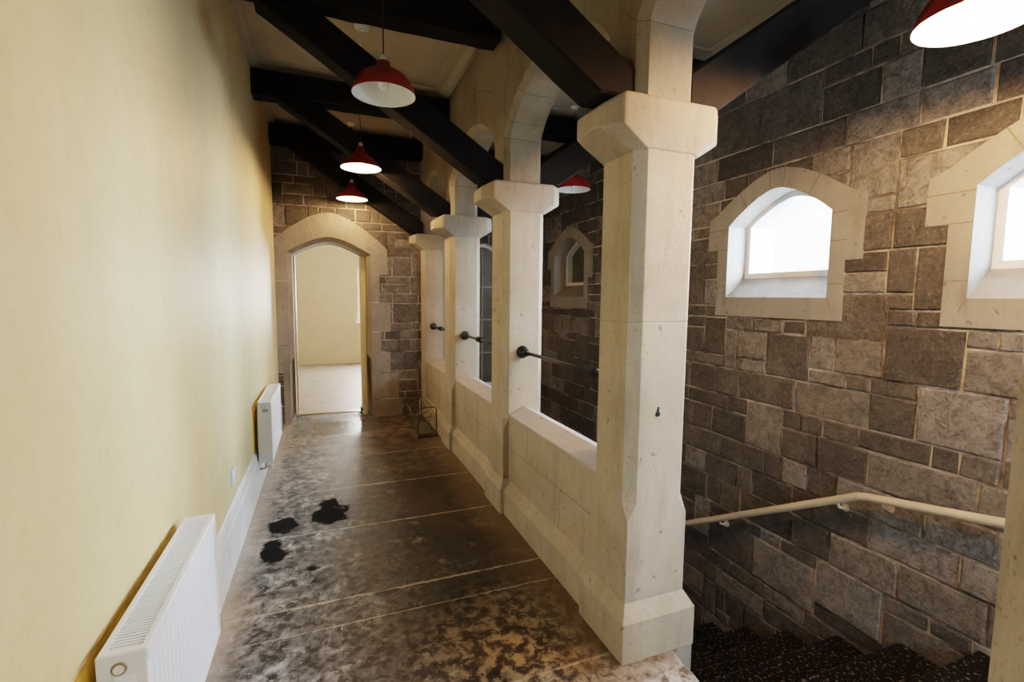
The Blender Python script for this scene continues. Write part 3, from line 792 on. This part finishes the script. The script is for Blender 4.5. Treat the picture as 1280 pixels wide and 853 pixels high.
# ------------------------------------------------------------------ radiators
def radiator(label, y0, y1):
    xb, xf, zb, zt = XL+.032, XL+.125, .235, .70
    t = thing('radiator', label, 'radiator', ((xb+xf)/2, (y0+y1)/2, zb), 'white panel radiators on the yellow wall'); L = t.location
    def O(n, bm, m, **k): return obj(n, shift(bm, L), m, t, **k)
    bm = bmesh.new(); n = int((y1-y0)/.0333); out = []
    # front panel with shallow vertical flutes
    P = [(xf-.012, y0+.004)]
    for i in range(n):
        ya = y0+.02+(y1-y0-.04)*i/n; s = (y1-y0-.04)/n
        P += [(xf, ya+s*.12), (xf, ya+s*.74), (xf-.0013, ya+s*.84), (xf-.0013, ya+s*.96)]
    P += [(xf-.012, y1-.004)]
    prism(bm, [(a, b_) for a, b_ in P], 2, zb+.012, zt-.012)
    box(bm, xf-.011, xf+.0012, y0+.003, y1-.003, zt-.032, zt-.004); box(bm, xf-.011, xf+.0012, y0+.003, y1-.003, zb+.006, zb+.03)
    O('front_panel', bm, M['radiator'])
    bm = bmesh.new(); box(bm, xb, xb+.012, y0+.004, y1-.004, zb+.01, zt-.01); O('back_panel', bm, M['radiator'], bevel=.003)
    bm = bmesh.new(); box(bm, xb+.014, xf-.014, y0+.002, y1-.002, zb+.02, zt-.028); O('convector_core', bm, M['ventdark'])
    bm = bmesh.new(); w_ = xf-xb
    box(bm, xf-.014, xf-.001, y0, y1, zt-.007, zt); box(bm, xb, xb+.013, y0, y1, zt-.007, zt); box(bm, xb+.013, xf-.014, y0, y0+.014, zt-.007, zt); box(bm, xb+.013, xf-.014, y1-.014, y1, zt-.007, zt)
    m_ = int((y1-y0)/.0115)
    for i in range(m_):
        yy = y0+.014+(y1-y0-.028)*(i+.25)/m_; box(bm, xb+.012, xf-.013, yy, yy+.0050, zt-.0065, zt-.0012)
    O('top_grille', bm, M['radiator'])
    for ya_ in (y0-.008, y1+.0005):
        bm = bmesh.new(); box(bm, xb-.001, xf+.0005, ya_, ya_+.0075, zb+.005, zt+.001); ep = O('end_panel', bm, M['radend'], bevel=.002)
    bm = bmesh.new(); xc = xb+.042; tube(bm, [(xc, y0-.007, zt-.032), (xc, y0-.012, zt-.032)], .0145, 24); tube(bm, [(xc, y0-.0115, zt-.032), (xc, y0-.0135, zt-.032)], .0105, 24, mi=1)
    ep = [c for c in t.children if c.name.startswith('end_panel')][0]
    obj('bleed_plug', shift(bm, L), [M['brass'], M['radend']], ep)
    bm = bmesh.new(); box(bm, xc-.010, xc+.030, y0-.0095, y0-.007, zt-.072, zt-.052); obj('end_tag', shift(bm, L), M['white'] if y0 < 3 else M['greytag'], ep)
    bm = bmesh.new(); yv = y0+.06; tube(bm, [(xb+.045, yv, zb+.02), (xb+.045, yv, zb-.05), (xb+.03, yv, zb-.062), (XL+.002, yv, zb-.062)], .009, 10)
    tube(bm, [(xb+.045, yv, zb-.02), (xb+.045, yv, zb-.05)], .015, 12); tube(bm, [(xb+.045, yv, zb-.045), (xb+.09, yv, zb-.045)], .014, 12)
    O('valve', bm, M['radend'])
    for yy in (y0+.12, y1-.14):
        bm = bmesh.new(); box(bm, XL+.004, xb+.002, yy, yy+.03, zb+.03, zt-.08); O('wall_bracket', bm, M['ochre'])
radiator('nearest white panel radiator with slotted top, low on the yellow wall', 1.25, 1.965)
radiator('farther white panel radiator on the yellow wall near the doorway', 3.95, 4.76)
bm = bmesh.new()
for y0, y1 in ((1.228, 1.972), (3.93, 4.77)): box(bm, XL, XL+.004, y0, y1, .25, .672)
struct('radiator_gap_glow', bm, M['ochre'])  # wall patches carrying the golden reflected light behind each radiator as colour

# socket plate
t = thing('socket_plate', 'small pale blue-white socket plate low on the yellow wall between the radiators', 'socket', (XL, 3.07, .46))
bm = bmesh.new(); box(bm, 0, .008, -.045, .045, -.045, .045); obj('plate', bm, M['bluewhite'], t, bevel=.003)
bm = bmesh.new(); box(bm, .008, .0105, -.018, .018, -.01, .012); obj('switch', bm, M['white'], t)

# ------------------------------------------------------------------ wire rack
t = thing('wire_rack', 'low tarnished wire boot rack standing against the parapet near the end wall', 'rack', (.985, 5.4, 0))
w2, yl, h = .095, .43, .33
for s in (-1, 1):
    bm = bmesh.new(); yy = s*yl
    P = [(-w2, yy, 0), (-w2, yy, h-.03), (-w2+.012, yy, h-.008), (-w2+.035, yy, h), (w2-.035, yy, h), (w2-.012, yy, h-.008), (w2, yy, h-.03), (w2, yy, 0)]
    tube(bm, P, .0065, 8); tube(bm, [(-w2, yy, .20), (w2, yy, .24)], .004, 6); tube(bm, [(-w2, yy, .03), (w2, yy, .03)], .004, 6)
    obj('end_hoop', bm, M['wire'], t)
bm = bmesh.new()
for x, z0, z1 in ((-w2, .20, .20), (w2, .24, .24), (0, .03, .03), (-w2, .03, .03), (w2, .03, .03), (w2-.04, .325, .325)): tube(bm, [(x, -yl, z0), (x, yl, z1)], .0045, 6)
obj('long_wire', bm, M['wire'], t)
bm = bmesh.new()
for yy in (-.28, -.10, .08, .26):
    tube(bm, [(-w2, yy, .03), (-w2+.02, yy+.02, .12), (0, yy+.05, .16), (w2-.02, yy+.02, .20), (w2, yy, .24)], .0035, 6)
for i in range(8):
    a = i*PI/4; 
bm2 = [(.02+.045*math.cos(a*PI/6), -.30, .20+.055*math.sin(a*PI/6)) for a in range(13)]
tube(bm, bm2, .003, 6)
obj('curved_wire', bm, M['wire'], t)
bm = bmesh.new(); box(bm, -w2+.006, w2-.02, -yl+.03, yl-.03, .034, .042); obj('tray', bm, M['rack_mat'], t)

# ------------------------------------------------------------------ pendant lamps
def lamp(label, x, y_, zr, D_, on, shape):
    R_ = D_/2; t = thing('pendant_lamp', label, 'lamp', (x, y_, zr), 'red enamel pendant lamps')
    if shape == 'dome': prof = [(1, 0), (.985, .10), (.935, .26), (.84, .43), (.70, .58), (.53, .69), (.36, .76), (.25, .80), (.225, .84), (.215, .99), (.19, 1.03), (.10, 1.04)]
    else: prof = [(1, 0), (.985, .06), (.91, .18), (.74, .35), (.55, .52), (.38, .67), (.26, .80), (.20, .90), (.18, 1.03), (.15, 1.07), (.08, 1.08)]
    o_ = [(a*R_, b_*R_) for a, b_ in prof]; i_ = [(max(.0, a*R_-.004), b_*R_-.002 if k else 0) for k, (a, b_) in enumerate(prof)]
    top = o_[-1][1]
    bm = bmesh.new(); lathe(bm, o_, 48); obj('shade', bm, M['red'], t)
    bm = bmesh.new(); lathe(bm, [(R_, 0)]+i_, 48); obj('inner_reflector', bm, M['whitein'], t)
    bm = bmesh.new(); lathe(bm, [(0, top-.02), (.017, top-.02), (.019, top), (.017, top+.022), (.009, top+.034), (0, top+.036)], 20); obj('lamp_holder', bm, M['white'], t)
    bm = bmesh.new(); tube(bm, [(0, 0, top+.03), (0, 0, ZC-zr-.02)], .0035, 8); obj('cord', bm, M['flex'], t)
    bm = bmesh.new(); lathe(bm, [(0, ZC-zr-.03), (.03, ZC-zr-.026), (.042, ZC-zr-.004), (.042, ZC-zr)], 24); obj('ceiling_rose', bm, M['white'], t)
    bz = .055
    bm = bmesh.new(); lathe(bm, [(0, bz-.032), (.016, bz-.028), (.028, bz-.012), (.030, bz), (.026, bz+.016), (.015, bz+.035), (.013, bz+.055), (0, bz+.056)], 20); obj('bulb', bm, M['bulb'] if on else M['bulb_off'], t)
lamp('nearest red pendant over the corridor, unlit, white inside', .335, 2.86, 2.615, .345, False, 'dome')
lamp('lit red pendant in the corridor, middle one of the three', .32, 4.46, 2.60, .34, True, 'cone')
lamp('lit red pendant in the corridor hanging nearest the doorway', .31, 5.74, 2.57, .335, True, 'cone')
lamp('unlit red pendant over the stairs seen between the first two piers', 2.36, 4.40, 2.585, .345, False, 'dome')
lamp('lit red pendant at the top right corner over the stair head', 2.02, 1.0, 2.42, .34, True, 'dome')

# smoke detectors on the corridor ceiling
for (x, yy, rr, lab) in ((.29, 3.70, .055, 'round white smoke detector on the ceiling above the unlit pendant'), (.27, 3.97, .035, 'small round white ceiling sensor beyond the smoke detector')):
    t = thing('smoke_detector', lab, 'detector', (x, yy, ZC))
    bm = bmesh.new(); lathe(bm, [(0, -.032), (rr*.55, -.032), (rr*.8, -.027), (rr*.92, -.018), (rr, -.008), (rr, 0)], 28); obj('housing', bm, M['white'], t)
    bm = bmesh.new(); lathe(bm, [(rr*.45, -.0335), (rr*.50, -.0335), (rr*.50, -.030), (rr*.45, -.030), (rr*.45, -.0335)], 28); obj('vent_ring', bm, M['greytag'], t)

# ------------------------------------------------------------------ lights
def area(name, loc, direction, sx, sy, power, col):
    l = bpy.data.lights.new(name, 'AREA'); l.shape = 'RECTANGLE'; l.size = sx; l.size_y = sy; l.energy = power; l.color = col
    o = bpy.data.objects.new(name, l); C.objects.link(o); o.location = loc
    o.rotation_euler = Vector(direction).to_track_quat('-Z', 'Y').to_euler(); return o
DAY = (.64, .80, 1.0)
area('daylight_window_a', (3.85, 2.47, 2.45), (-1, 0, -.4), 1.5, 1.2, 470, DAY)
area('daylight_window_b', (3.85, .97, 2.45), (-1, 0, -.4), 1.5, 1.2, 270, DAY)
area('daylight_window_m', (3.85, 3.97, 2.45), (-1, 0, -.4), 1.5, 1.2, 450, DAY)
area('daylight_window_c', (3.85, -.53, 2.45), (-1, 0, -.4), 1.5, 1.2, 240, DAY)
area('daylight_room', (1.19, 11.6, 1.6), (-.2, -1, -.35), 1.0, 1.2, 190, (1, .96, .90))
area('cool_fill_back', (2.15, -2.3, 2.0), (-.25, 1, -.2), .9, .9, 170, (.60, .78, 1))  # added cool fill from behind the camera, onto the near pier front
def point(name, loc, e, col=(1, .62, .30), r_=.03):
    l = bpy.data.lights.new(name, 'POINT'); l.energy = e; l.color = col; l.shadow_soft_size = r_
    o = bpy.data.objects.new(name, l); C.objects.link(o); o.location = loc
point('lamp_light_middle', (.32, 4.46, 2.605), 20)
point('lamp_light_far', (.31, 5.74, 2.575), 15)
point('lamp_light_stair', (2.02, 1.0, 2.425), 85, (1, .56, .24))
point('room_light', (.4, 9.0, 2.5), 45, (1, .9, .76), .15)

W = bpy.data.worlds.new('world'); S.world = W; W.use_nodes = True
bg = W.node_tree.nodes['Background']; wn = N(W.node_tree)
tc = wn.n('ShaderNodeTexCoord'); sp = wn.n('ShaderNodeSeparateXYZ'); W.node_tree.links.new(tc.outputs['Generated'], sp.inputs[0])
W.node_tree.links.new(wn.ramp(wn.rng(sp.outputs[2], -.1, .1), [(0, (.06, .06, .055)), (.5, (.75, .82, .9)), (1, (.86, .93, 1))]), bg.inputs[0])
bg.inputs[1].default_value = 7
S.view_settings.view_transform = 'Filmic'; S.view_settings.look = 'Medium High Contrast'; S.view_settings.exposure = .46
